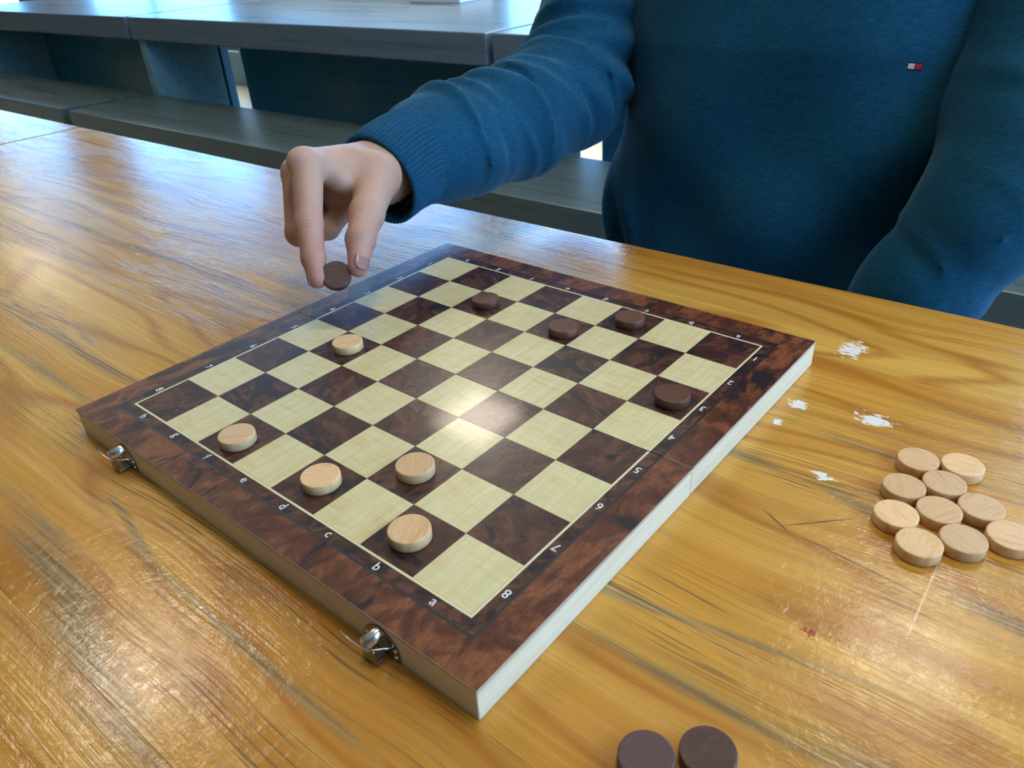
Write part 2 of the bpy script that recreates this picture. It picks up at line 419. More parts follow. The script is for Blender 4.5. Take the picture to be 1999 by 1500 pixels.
def grey_table(x0, x1, label, pstart, yb=1.86):
    base = ((x0+x1)/2, 1.95, FLOOR)
    r = tag(empty('grey_table', base), label, 'table', 'grey stained tables')
    box_obj('tabletop', (x0, 1.5, -.09), (x1, 2.4, 0), 'grey_stain', r, .004, base)
    slab_leg(r, base, x0+.035, 1.52, yb, -.09, 'grey_leg')
    slab_leg(r, base, x1-.045, 1.62, 1.92, -.09, 'grey_leg')
    slab_leg(r, base, x0+.55, 1.98, 2.37, -.09, 'grey_leg')
    slab_leg(r, base, x1-.95, 1.98, 2.37, -.09, 'grey_leg')
    box_obj('modesty_panel', (x0+pstart, 1.93, FLOOR+.02), (x1-.005, 1.97, -.09), 'dark_panel', r, .001, base)
def bench(x0, x1, y0, y1, label, group='grey benches'):
    base = ((x0+x1)/2, (y0+y1)/2, FLOOR)
    r = tag(empty('bench', base), label, 'bench', group)
    box_obj('seat', (x0, y0, -.38), (x1, y1, -.30), 'grey_bench', r, .003, base)
    for lx in (x0+.3, x1-.3): box_obj('slab_leg', (lx-.03, y0+.05, FLOOR), (lx+.03, y1-.05, -.38), 'dark_panel', r, .002, base)
TX = [(-5.20, -3.252), (-3.228, -1.228), (-1.204, .83)]
wh = ['beyond the seam, farther along the row from the person', 'whose long edge shows behind the hand', 'hidden mostly by the sweater', 'at the window end of the row']
for (a, b), w_, ps in zip(TX, wh, (.03, .13, .10, .13)):
    grey_table(a, b, 'dark grey stained wooden table ' + w_, ps, 1.93 if ps < .05 else 1.86)
wb = ['whose end meets a dark gap', 'running behind the hand and forearm', 'running behind the person', 'at the window end of the row']
for (a, b), w_ in zip(TX, wb):
    bench(a+.10, b+.05, 1.10, 1.47, 'dark grey wooden bench before the grey tables ' + w_)
bench(-1.1, .95, .42, .78, 'grey bench the person in the blue sweater sits on', 'grey benches')
# small white box on the far grey table
wbx = tag(empty('white_box', (-2.08, 2.30, 0)), 'low white box lying on the grey table', 'box')
bm = bmesh.new(); box(bm, (-.14, -.10, 0), (.14, .10, .055), .003); bm_obj('box_body', bm, 'white_card', wbx)
bm = bmesh.new(); box(bm, (-.142, -.102, .0555), (.142, .102, .075), .003); bm_obj('lid', bm, 'white_card', wbx)

# ---------------------------------------------------------------- checkerboard
S = .0358; TB = .018; HB = 4.755*S
ROT = math.radians(88.562)
board = tag(empty('checkerboard', (0, 0, 0), ROT), 'folding wooden checkerboard with burl border and metal clasps on the pine table', 'checkerboard')
def font_mesh(ch, size):
    cu = bpy.data.curves.new('glyph', 'FONT'); cu.body = ch; cu.size = size; cu.align_x = 'CENTER'; cu.align_y = 'CENTER'
    cu.extrude = .00004; cu.resolution_u = 3; cu.offset = .0
    ob = bpy.data.objects.new('glyph', cu); COL.objects.link(ob)
    dg = bpy.context.evaluated_depsgraph_get()
    me = bpy.data.meshes.new_from_object(ob.evaluated_get(dg))
    bpy.data.objects.remove(ob)
    xs = [v.co.x for v in me.vertices]; ys = [v.co.y for v in me.vertices]
    me.transform(Matrix.Translation((-(max(xs)+min(xs))/2, -(max(ys)+min(ys))/2, 0)))
    return me
glyphs = {c: font_mesh(c, .0072) for c in 'abcdefgh12345678'}
bm = bmesh.new(); hs = S/2-.00011; box(bm, (-hs, -hs, -.0003), (hs, hs, .00002))
sq_light = bpy.data.meshes.new('light_square'); bm.to_mesh(sq_light); sq_dark = sq_light.copy(); bm.free()
sq_light.materials.append(MAT['maple']); sq_dark.materials.append(MAT['burl_dark'])
GAP = .00022
for half, sx in enumerate((-1, 1)):
    x0, x1 = (-HB, -GAP) if sx < 0 else (GAP, HB)
    dz = 0 if sx < 0 else .0002
    hb = empty('board_half', (0, 0, dz), 0, board)
    # top panel: veneer on the upper face, plywood edge
    bm = bmesh.new(); box(bm, (x0, -HB, TB-.0017), (x1, HB, TB), .00025, 1)
    o = bm_obj('top_panel', bm, ['burl_border', 'plywood'], hb)
    for p in o.data.polygons: p.material_index = 0 if p.normal.z > .9 else 1
    band = 4.24*S
    bx0, bx1 = (-band, -GAP) if sx < 0 else (GAP, band)
    bm = bmesh.new(); box(bm, (bx0, -band, TB-.0005), (bx1, band, TB+.00003)); bm_obj('veneer_band', bm, 'burl_band', hb)
    fld = 4.0*S
    def strip(nm, mat, d0, d1, zt):
        bm = bmesh.new()
        e0, e1 = (-d1, -GAP) if sx < 0 else (GAP, d1)
        box(bm, (e0, d0, TB-.0004), (e1, d1, zt)); box(bm, (e0, -d1, TB-.0004), (e1, -d0, zt))
        if sx < 0: box(bm, (-d1, -d0, TB-.0004), (-d0, d0, zt))
        else: box(bm, (d0, -d0, TB-.0004), (d1, d0, zt))
        return bm_obj(nm, bm, mat, hb)
    strip('black_inlay_line', 'inlay_black', band-.0009, band+.0005, TB+.00006)
    strip('cream_inlay_line', 'inlay_cream', fld, fld+.0013, TB+.00006)
    bm = bmesh.new()
    f0, f1 = (-fld, -GAP) if sx < 0 else (GAP, fld)
    box(bm, (f0, -fld, TB-.0004), (f1, fld, TB+.00004)); bm_obj('field_ground', bm, 'inlay_black', hb)
    # rails: mitred at the outer corners
    t_ = .011; zr = TB-.0017; ins = .0004; O_ = HB-ins; I_ = O_-t_
    def rail(poly, mat):
        bm = bmesh.new()
        lo_ = [bm.verts.new((x_, y_, 0)) for x_, y_ in poly]; up_ = [bm.verts.new((x_, y_, zr)) for x_, y_ in poly]
        bm.faces.new(lo_[::-1]); bm.faces.new(up_)
        for i in range(4):
            j = (i+1) % 4; bm.faces.new((lo_[i], lo_[j], up_[j], up_[i]))
        bmesh.ops.recalc_face_normals(bm, faces=bm.faces)
        bmesh.ops.bevel(bm, geom=bm.edges[:], offset=.0003, segments=1, affect='EDGES')
        bm_obj('side_rail', bm, mat, hb)
    rail([(sx*O_, -O_), (sx*O_, O_), (sx*I_, I_), (sx*I_, -I_)], 'basswood_cross')
    rail([(sx*GAP, -I_), (sx*GAP, I_), (sx*(GAP+t_), I_), (sx*(GAP+t_), -I_)], 'basswood_cross')
    for sy in (-1, 1): rail([(sx*O_, sy*O_), (sx*GAP, sy*O_), (sx*GAP, sy*I_), (sx*I_, sy*I_)], 'basswood')
    # squares
    for iv in range(8):
        if (iv < 4) != (sx < 0): continue
        for iu in range(8):
            light = (iu + iv) % 2 == 0
            o = bpy.data.objects.new('light_square' if light else 'dark_square', sq_light if light else sq_dark)
            COL.objects.link(o); o.parent = hb; o.location = ((iv-3.5)*S, (iu-3.5)*S, TB+.00006)
            o.rotation_euler = (0, 0, random.choice((0, math.pi)) if light else random.choice((0, 1, 2, 3))*math.pi/2)
    # printed letters and numbers
    zt = TB+.00008
    for i, ch in enumerate('abcdefgh'):
        o = mesh_obj('printed_letter', glyphs[ch], 'print_white', hb, (sx*4.135*S, (i-3.5)*S, zt))
        o.rotation_euler = (0, 0, -math.pi/2 if sx < 0 else math.pi/2)
        num = str(8-i)
        if (i < 4) == (sx < 0):
            for sy in (-1, 1):
                o = mesh_obj('printed_number', glyphs[num], 'print_white', hb, ((i-3.5)*S, sy*4.125*S, zt))
                o.rotation_euler = (0, 0, -math.pi/2 if sy > 0 else math.pi/2)

# clasps on the near long side (local -x face)
def clasp(yc):
    c = empty('clasp', (-HB+.0004, yc, 0), 0, board)     # local: -x points out of the rail
    # back plate with rounded upper edge
    bm = bmesh.new(); N = 14; V0 = []; V1 = []
    prof = [(-.0110, .0008), (.0110, .0008), (.0110, .0060)]
    for i in range(N+1):
        th = math.pi*i/N; prof.append((.0110*math.cos(th)*(.62+.38*abs(math.cos(th))), .0060+.0096*math.sin(th)))
    prof.append((-.0110, .0060))
    for (y_, z_) in prof:
        V0.append(bm.verts.new((0, y_, z_))); V1.append(bm.verts.new((-.0008, y_, z_)))
    bm.faces.new(V0); bm.faces.new(V1[::-1])
    for i in range(len(prof)):
        j = (i+1) % len(prof); bm.faces.new((V0[i], V1[i], V1[j], V0[j]))
    bmesh.ops.recalc_face_normals(bm, faces=bm.faces)
    bm_obj('back_plate', bm, 'nickel', c)
    for (y_, z_) in ((-.0090, .0070), (.0090, .0070), (-.0088, .0030), (.0088, .0030)):
        bm = bmesh.new(); bmesh.ops.create_uvsphere(bm, u_segments=8, v_segments=6, radius=.0011)
        for v in bm.verts: v.co = Vector((v.co.x*.5-.0009, v.co.y+y_, v.co.z+z_))
        bm_obj('rivet', bm, 'nickel_bright', c, smooth=True)
    # rolled barrel standing out of the plate (hollow)
    bm = bmesh.new(); n = 16; rings = []
    for (x_, r_) in ((-.0007, .0030), (-.0085, .0030), (-.0085, .0022), (-.0012, .0022)):
        rings.append([bm.verts.new((x_, r_*math.cos(2*math.pi*i/n)+.001, .0118+r_*math.sin(2*math.pi*i/n))) for i in range(n)])
    for a, b in zip(rings[:-1], rings[1:]):
        for i in range(n): bm.faces.new((a[i], a[(i+1) % n], b[(i+1) % n], b[i]))
    bmesh.ops.recalc_face_normals(bm, faces=bm.faces)
    bm_obj('barrel', bm, 'nickel_bright', c, smooth=True)
    # catch tongue folding down from the barrel
    bm = bmesh.new(); box(bm, (-.0082, -.0040, .0012), (-.0074, .0042, .0095), .0003, 1); box(bm, (-.0082, -.0040, .0012), (-.0008, .0042, .0020), .0003, 1)
    bm_obj('catch', bm, 'nickel', c)
    # wire lever
    me = tube_mesh([(-.0006, -.0075, .0085), (-.0040, -.0050, .0088), (-.0088, -.0010, .0092), (-.0094, .0035, .0094), (-.0098, .0085, .0100), (-.0100, .0150, .0112)], .00045, 8)
    mesh_obj('wire_lever', me, 'nickel_bright', c)
clasp(3.10*S); clasp(-3.20*S)

# ---------------------------------------------------------------- checkers
def piece_mesh():
    R_, H_, b = .0105, .0062, .0006
    prof = [(0, 0), (R_-b, 0), (R_, b), (R_, H_-b), (R_-b*.3, H_-b*.3), (R_-b, H_), (0, H_)]
    bm = bmesh.new(); n = 48; rings = []
    for (r_, z_) in prof[1:-1]:
        rings.append([bm.verts.new((r_*math.cos(2*math.pi*i/n), r_*math.sin(2*math.pi*i/n), z_)) for i in range(n)])
    for a, b_ in zip(rings[:-1], rings[1:]):
        for i in range(n): bm.faces.new((a[i], a[(i+1) % n], b_[(i+1) % n], b_[i]))
    bm.faces.new(rings[0][::-1]); bm.faces.new(rings[-1])
    me = bpy.data.meshes.new('checker'); bm.to_mesh(me); bm.free()
    for p in me.polygons: p.use_smooth = abs(p.normal.z) < .5
    return me
pm_light = piece_mesh(); pm_light.materials.append(MAT['beech'])
pm_dark = pm_light.copy(); pm_dark.materials.clear(); pm_dark.materials.append(MAT['walnut'])
pm_wenge = pm_light.copy(); pm_wenge.materials.clear(); pm_wenge.materials.append(MAT['wenge'])
def checker(me, loc, rz, label, group):
    o = bpy.data.objects.new('checker', me); COL.objects.link(o); o.location = loc; o.rotation_euler = (0, 0, rz)
    return tag(o, label, 'checker', group)
ca, sa = math.cos(ROT), math.sin(ROT)
def on_board(v, u): return (ca*v*S - sa*u*S, sa*v*S + ca*u*S, TB + (.0001 if v < 0 else .0003))
GL, GD = 'light checkers on the board', 'dark checkers on the board'
checker(pm_light, on_board(-3.51, -2.46), 1.9, 'light wooden checker on the dark square beside the letter b, by a clasp', GL)
checker(pm_light, on_board(-3.48, -.55), .7, 'light wooden checker on the dark square beside the letter d', GL)
checker(pm_light, on_board(-2.47, -1.50), 2.3, 'light wooden checker one row in from the clasp edge, amid the sheen', GL)
checker(pm_light, on_board(-3.60, 1.44), .9, 'light wooden checker on the dark square beside the letter f', GL)
checker(pm_light, on_board(-.48, 2.42), 1.2, 'light wooden checker alone near the fold, below the hand', GL)
checker(pm_dark, on_board(2.50, 1.46), .4, 'dark brown checker beyond the fold nearest the hand', GD)
checker(pm_dark, on_board(2.38, -.67), 1.1, 'dark brown checker one row in from the row nearest the person', GD)
checker(pm_dark, on_board(3.44, -1.53), 2.0, 'dark brown checker at the row nearest the person, beside the letter c', GD)
checker(pm_dark, on_board(1.41, -3.62), .2, 'dark brown checker on the dark square beside the number 3', GD)
CL = 'light wooden checker in the captured cluster, '
tray = [((.2601, .0863), 'pair closest to the person, board side'), ((.2801, .0944), 'pair closest to the person, outer side'),
        ((.2597, .0588), 'second pair from the person, board side'), ((.2755, .0732), 'second pair from the person, outer side'),
        ((.2625, .0343), 'inner row of three, board end'), ((.2790, .0490), 'middle of the inner row of three'), ((.2948, .0628), 'inner row of three, end away from board'),
        ((.2769, .0189), 'row farthest from the person, board end'), ((.2928, .0334), 'middle of the row farthest from the person'), ((.3102, .0481), 'row farthest from the person, outer end')]
# keep neighbours from overlapping: relax centres to at least one diameter apart
tp = np.array([q[0] for q in tray])
for _ in range(60):
    for i in range(len(tp)):
        for j in range(i):
            dv = tp[i]-tp[j]; L = np.linalg.norm(dv)
            if L < .0212: tp[i] += dv/L*(.0212-L)/2; tp[j] -= dv/L*(.0212-L)/2
for i, q in enumerate(tp):
    checker(pm_light, (q[0], q[1], .0), random.uniform(0, 3.1), CL + tray[i][1], 'captured light checkers on the table')
checker(pm_wenge, (.2268, -.1519, .0), 1.3, 'captured dark brown checker on the table with visible grain rings, touching another', 'captured dark checkers on the table')
checker(pm_wenge, (.2429+.0012, -.1378+.0006, .0), .3, 'captured plain dark brown checker on the table, touching a grainy one', 'captured dark checkers on the table')
# the one held in the hand
hp = checker(pm_wenge, (0, 0, 0), 0, 'dark brown checker pinched between thumb and index finger', None)
hp.pop('group', None) if 'group' in hp else None
cen = Vector((-.1204, .0110, .0558)); tocam = Vector((.7424, -.5566, .3729))
nrm = (tocam + Vector((0, 0, .48))).normalized()
hp.rotation_mode = 'QUATERNION'; hp.rotation_quaternion = nrm.to_track_quat('Z', 'Y')
hp.location = cen - nrm*.0031

# ---------------------------------------------------------------- implicit surfaces for the body and clothes
def surface_net(fn, lo, hi, h):
    lo = np.array(lo, np.float32); n = np.ceil((np.array(hi)-lo)/h).astype(int)+1
    ax = [lo[i]+np.arange(n[i], dtype=np.float32)*h for i in range(3)]
    X, Y, Z = np.meshgrid(*ax, indexing='ij')
    v = fn(X, Y, Z).astype(np.float32)
    cx, cy, cz = n-1
    ins = v < 0
    cnt = np.zeros((cx, cy, cz), np.int8)
    for a in (0, 1):
        for b in (0, 1):
            for c in (0, 1): cnt += ins[a:a+cx, b:b+cy, c:c+cz]
    act = (cnt > 0) & (cnt < 8)
    idx = -np.ones(act.shape, np.int64); I = np.argwhere(act); idx[act] = np.arange(len(I))
    acc = np.zeros((len(I), 3)); num = np.zeros(len(I))
    corners = [(a, b, c) for a in (0, 1) for b in (0, 1) for c in (0, 1)]
    for p in corners:
        for d_ in range(3):
            if p[d_]: continue
            q = list(p); q[d_] = 1
            va = v[I[:, 0]+p[0], I[:, 1]+p[1], I[:, 2]+p[2]]; vb = v[I[:, 0]+q[0], I[:, 1]+q[1], I[:, 2]+q[2]]
            m = (va < 0) != (vb < 0)
            t = np.where(m, va/np.where(m, va-vb, 1), 0)
            pos = np.tile(np.array(p, float), (len(I), 1)); pos[:, d_] += t
            acc[m] += pos[m]; num[m] += 1
    verts = lo + (I + acc/np.maximum(num, 1)[:, None])*h
    faces = []
    for d_ in range(3):
        e1, e2 = (d_+1) % 3, (d_+2) % 3
        sl0 = [slice(1, -1)]*3; sl1 = [slice(1, -1)]*3
        sl0[d_] = slice(0, -1); sl1[d_] = slice(1, None)
        a = ins[tuple(sl0)]; b = ins[tuple(sl1)]
        E_ = np.argwhere(a != b)
        if not len(E_): continue
        flip = a[tuple(E_.T)]
        base = E_.copy(); base[:, e1] += 1; base[:, e2] += 1     # grid vertex index of the edge start
        def cell(o1, o2):
            c = base.copy(); c[:, e1] -= o1; c[:, e2] -= o2
            return idx[tuple(c.T)]
        q = np.stack([cell(1, 1), cell(0, 1), cell(0, 0), cell(1, 0)], 1)
        q[~flip] = q[~flip][:, ::-1]
        faces.append(q)
    F = np.concatenate(faces); F = F[(F >= 0).all(1)]
    return verts, F
def seg(X, Y, Z, a, b, ra, rb):
    a = np.array(a, np.float32); b = np.array(b, np.float32); d_ = b-a; L2 = float(d_@d_)
    t = np.clip(((X-a[0])*d_[0]+(Y-a[1])*d_[1]+(Z-a[2])*d_[2])/L2, 0, 1)
    return np.sqrt((X-a[0]-t*d_[0])**2+(Y-a[1]-t*d_[1])**2+(Z-a[2]-t*d_[2])**2) - (ra+(rb-ra)*t)
def ell(X, Y, Z, c, r):
    q = np.sqrt(((X-c[0])/r[0])**2+((Y-c[1])/r[1])**2+((Z-c[2])/r[2])**2)
    return (q-1)*min(r)
def smin(a, b, k_):
    h_ = np.clip(.5+.5*(b-a)/k_, 0, 1)
    return b+(a-b)*h_-k_*h_*(1-h_)
def np_mesh(name, parts):
    V = []; F = []; off = 0
    for v, f in parts:
        V.append(v); F.append(f+off); off += len(v)
    V = np.concatenate(V); F = np.concatenate(F)
    me = bpy.data.meshes.new(name)
    me.vertices.add(len(V)); me.vertices.foreach_set('co', V.astype(np.float32).ravel())
    me.loops.add(F.size); me.loops.foreach_set('vertex_index', F.astype(np.int32).ravel())
    me.polygons.add(len(F)); me.polygons.foreach_set('loop_start', np.arange(0, F.size, 4, dtype=np.int32))
    me.polygons.foreach_set('loop_total', np.full(len(F), 4, np.int32))
    me.polygons.foreach_set('use_smooth', np.ones(len(F), bool))
    me.update(calc_edges=True); me.validate()
    return me

# --- right hand keypoints (metres, world)
K = dict(i_mcp=(-.1862, .0522, .1169), i_pip=(-.1576, .0228, .0842), i_dip=(-.1397, .0082, .0661), i_tip=(-.1292, .0005, .0552),
         m_mcp=(-.2117, .0598, .1053), m_pip=(-.1906, .0353, .0673), m_dip=(-.1857, .0601, .0646), m_tip=(-.1880, .0787, .0714),
         r_mcp=(-.2294, .0732, .0965), r_pip=(-.2074, .0567, .0639), r_dip=(-.2007, .0783, .0650), r_tip=(-.2006, .0922, .0728),
         p_mcp=(-.2406, .0883, .0889), p_pip=(-.2211, .0771, .0619), p_dip=(-.2149, .0931, .0640), p_tip=(-.2130, .1010, .0700),
         t_cmc=(-.1681, .1048, .0968), t_mcp=(-.1384, .0625, .0834), t_ip=(-.1229, .0401, .0733), t_tip=(-.1105, .0235, .0600),
         wrist=(-.1981, .1386, .0942), wrist_lo=(-.2002, .1345, .0816))
def hand_sdf(X, Y, Z):
    g = lambda a, b, ra, rb: seg(X, Y, Z, K[a], K[b], ra, rb)
    idx_ = smin(smin(g('i_mcp', 'i_pip', .0118, .0096), g('i_pip', 'i_dip', .0096, .0082), .004), g('i_dip', 'i_tip', .0082, .0064), .003)
    mid = smin(smin(g('m_mcp', 'm_pip', .0115, .0098), g('m_pip', 'm_dip', .0098, .0090), .003), g('m_dip', 'm_tip', .0090, .0080), .003)
    rng = smin(smin(g('r_mcp', 'r_pip', .0110, .0092), g('r_pip', 'r_dip', .0092, .0085), .003), g('r_dip', 'r_tip', .0085, .0075), .003)
    pnk = smin(smin(g('p_mcp', 'p_pip', .0100, .0080), g('p_pip', 'p_dip', .0080, .0074), .003), g('p_dip', 'p_tip', .0074, .0066), .003)
    thb = smin(smin(g('t_cmc', 't_mcp', .0165, .0122), g('t_mcp', 't_ip', .0122, .0102), .006), g('t_ip', 't_tip', .0102, .0068), .004)
    palm = g('wrist', 'i_mcp', .0200, .0118)
    palm = smin(palm, g('wrist', 'm_mcp', .0200, .0116), .008)
    palm = smin(palm, g('wrist_lo', 'r_mcp', .0190, .0110), .008)
    palm = smin(palm, g('wrist_lo', 'p_mcp', .0180, .0100), .008)
    palm = smin(palm, g('wrist', 't_cmc', .0200, .0165), .012)
    palm = smin(palm, seg(X, Y, Z, (-.176, .094, .103), (-.173, .073, .100), .0120, .0085), .018)   # web between thumb and index
    palm = smin(palm, seg(X, Y, Z, (-.2010, .150, .088), (-.2010, .19, .090), .0245, .027), .016)
    palm = smin(palm, seg(X, Y, Z, (-.1955, .082, .083), (-.185, .10, .080), .0125, .014), .008)   # flesh of the palm
    f = smin(palm, thb, .009)
    fing = np.minimum(np.minimum(mid, rng), pnk)
    fing = smin(idx_, fing, .0012)
    f = smin(f, fing, .0045)
    # knuckle bumps
    f = smin(f, ell(X, Y, Z, (-.1880, .0480, .1195), (.0098, .0098, .0098)), .006)
    # skin folds over the knuckles
    for (c_, a_, r_, A) in ((K['i_pip'], (K['i_mcp'], K['i_dip']), .010, .00028), (K['i_dip'], (K['i_pip'], K['i_tip']), .006, .00022), (K['t_ip'], (K['t_mcp'], K['t_tip']), .009, .00030)):
        ax = np.array(a_[1])-np.array(a_[0]); ax /= np.linalg.norm(ax)
        u = (X-c_[0])*ax[0]+(Y-c_[1])*ax[1]+(Z-c_[2])*ax[2]
        f = f + A*np.exp(-(u/(r_*.55))**2)*np.sin(u*2*math.pi/.0030)
    return f - .0003
hv, hf = surface_net(hand_sdf, (-.262, -.014, .038), (-.088, .205, .146), .0010)
# --- the rest of the body, coarser, under the clothes
SH_R, EL_R, WR_R = (-.165, .535, .245), (-.180, .395, .108), (-.2010, .175, .0895)
SH_L, EL_L, WR_L = (.195, .53, .245), (.240, .44, .080), (.160, .382, -.070)
def body_sdf(X, Y, Z):
    f = seg(X, Y, Z, WR_R, EL_R, .027, .040)
    f = smin(f, seg(X, Y, Z, EL_R, SH_R, .040, .052), .02)
    f = smin(f, seg(X, Y, Z, SH_L, EL_L, .050, .040), .02)
    f = smin(f, seg(X, Y, Z, EL_L, WR_L, .040, .026), .02)
    f = smin(f, seg(X, Y, Z, WR_L, (.110, .375, -.150), .022, .028), .015)
    for i in range(4):
        a = (.072+.018*i, .368-.004*i, -.200); b = (.042+.018*i, .372, -.232-.003*i)
        f = smin(f, seg(X, Y, Z, a, b, .0095, .008), .006)
    f = smin(f, seg(X, Y, Z, (.112, .36, -.185), (.118, .345, -.225), .011, .009), .006)
    f = smin(f, ell(X, Y, Z, (.02, .53, .10), (.155, .095, .20)), .04)
    f = smin(f, ell(X, Y, Z, (.02, .56, -.15), (.150, .100, .15)), .05)
    f = smin(f, seg(X, Y, Z, (.02, .545, .26), (.02, .52, .40), .062, .055), .03)
    # head
    f = smin(f, ell(X, Y, Z, (.02, .515, .52), (.076, .098, .105)), .03)
    f = smin(f, ell(X, Y, Z, (.02, .470, .445), (.052, .058, .050)), .03)
    f = smin(f, seg(X, Y, Z, (.02, .418, .51), (.02, .396, .478), .007, .013), .008)
    for s_ in (-1, 1):
        f = smin(f, ell(X, Y, Z, (.02+s_*.078, .53, .495), (.010, .018, .030)), .006)
        f = np.maximum(f, -(ell(X, Y, Z, (.02+s_*.031, .415, .508), (.017, .014, .011))))
    f = smin(f, seg(X, Y, Z, (-.002, .408, .447), (.042, .408, .447), .006, .006), .004)
    return f
bv, bf = surface_net(body_sdf, (-.25, .16, -.32), (.36, .68, .65), .0062)
person = tag(empty('person', (.02, .56, -.30)), 'person in a navy blue knit sweater holding a dark checker over the board', 'person')
PO = np.array((.02, .56, -.30))
me = np_mesh('body', [(hv-PO, hf), (bv-PO, bf)])
# pinker skin towards the fingertips
Vw = np.concatenate([hv, bv]); tips = np.array([K['i_tip'], K['t_tip'], K['m_pip'], K['i_dip'], K['t_ip'], K['m_tip'], K['i_pip']]); wts = (1, .8, .5, .75, .5, .7, .45)
pk = np.zeros(len(Vw))
for tpnt, w_ in zip(tips, wts): pk = np.maximum(pk, w_*np.clip(1-np.linalg.norm(Vw-tpnt, axis=1)/.032, 0, 1))
at = me.attributes.new('pink', 'FLOAT', 'POINT')
if len(me.vertices) == len(pk): at.data.foreach_set('value', pk.astype(np.float32))
body = mesh_obj('body', me, 'skin', person)
# fingernails
def nail(tip, back, facing, w, l, rad, shift):
    tip, back, facing = Vector(tip), Vector(back), Vector(facing)
    ax = (tip-back).normalized(); nz = (facing-ax*facing.dot(ax)).normalized(); side = ax.cross(nz)
    bm = bmesh.new(); nu, nv = 9, 9; G = []
    for i in range(nu):
        row = []
        for j in range(nv):
            u = i/(nu-1)*2-1; v = j/(nv-1)*2-1
            ww = w*(1-.25*max(0, v)**3)*(1-.18*max(0, -v)**2)
            lim = math.sqrt(max(0, 1-.55*abs(u)**3))
            s_ = u*ww; along = v*l*lim
            zz = rad - s_*s_/(2*rad) - .0006*max(0, v)**2*1.5
            row.append(bm.verts.new(tip+ax*(along+shift)+side*s_+nz*zz))
        G.append(row)
    for i in range(nu-1):
        for j in range(nv-1): bm.faces.new((G[i][j], G[i+1][j], G[i+1][j+1], G[i][j+1]))
    r = bmesh.ops.solidify(bm, geom=bm.faces[:], thickness=.0005)
    bmesh.ops.recalc_face_normals(bm, faces=bm.faces)
    for v in bm.verts: v.co -= Vector(PO)
    return bm_obj('fingernail', bm, 'nail', body, smooth=True)
nail(K['t_tip'], K['t_ip'], (.86, -.10, .45), .0060, .0076, .0078, -.0022)
nail(K['i_tip'], K['i_dip'], (-.45, -.85, .12), .0046, .0056, .0072, -.0010)
for s_ in (-1, 1):
    bm = bmesh.new(); bmesh.ops.create_uvsphere(bm, u_segments=16, v_segments=10, radius=.0115)
    for v in bm.verts: v.co += Vector((.02+s_*.031, .4285, .508))-Vector(PO)
    bm_obj('eye', bm, 'eye_white', body, smooth=True)
def hair_sdf(X, Y, Z):
    f = ell(X, Y, Z, (.02, .528, .535), (.086, .105, .108))
    return np.maximum(f, -(ell(X, Y, Z, (.02, .40, .46), (.085, .095, .115))))
v, f = surface_net(hair_sdf, (-.09, .40, .40), (.13, .66, .66), .006)
mesh_obj('hair', np_mesh('hair', [(v-PO, f)]), 'hair', person)

# --- sweater
def folds(t, th, amp, freq, ph, sharp=2.2):
    s_ = np.sin(t*freq+ph+.9*np.sin(th*1.0+ph*1.7)+.5*np.sin(th*2+1.3*ph))
    return amp*np.sign(s_)*np.abs(s_)**(1/sharp) if sharp < 1 else amp*(1-np.abs(s_))**sharp
def torso_sdf(X, Y, Z):
    z = np.clip(Z, -.34, .34)
    a = np.interp(z, (-.34, -.22, -.08, .05, .16, .24, .30, .34), (.178, .180, .180, .184, .190, .182, .150, .10)).astype(np.float32)
    b = np.interp(z, (-.34, -.22, -.08, .05, .16, .24, .30, .34), (.125, .130, .128, .122, .122, .108, .085, .07)).astype(np.float32)
    cx = np.interp(z, (-.34, -.05, .2), (.008, .012, .018)).astype(np.float32)
    cy = np.interp(z, (-.34, -.05, .2), (.515, .508, .520)).astype(np.float32)
    q = (np.abs((X-cx)/a)**2.3+np.abs((Y-cy)/b)**2.3)**(1/2.3)
    f = (q-1)*.8*b
    f = np.maximum(f, np.maximum(Z-.305, -.285-Z))
    f = smin(f, seg(X, Y, Z, (-.10, .535, .262), (.14, .535, .262), .055, .055), .05)
    f = smin(f, seg(X, Y, Z, (.02, .535, .27), (.02, .525, .335), .078, .068), .03)
    # long soft folds running from the far arm down to the waist
    d1 = (X-.17)*.80+(Z-.05)*-.60
    w = np.exp(-((Z+.02)/.16)**2)
    f = f - .0048*w*np.sin((X*.55-Z*.83)*46+1.2*np.sin(Z*9+X*6)) - .0018*np.sin(X*31+Z*17+2*np.sin(Z*13))
    # bunching above the waist at the near left
    f = f - .006*np.exp(-(((X+.15)/.05)**2+((Z+.06)/.055)**2))*(1+.8*np.sin(X*150+Z*40))
    return f
v, f = surface_net(torso_sdf, (-.23, .35, -.295), (.25, .67, .345), .0042)
sweater = mesh_obj('sweater', np_mesh('sweater', [(v-PO, f)]), 'sweater', person)
sweater['label'] = 'navy blue knit crew sweater'
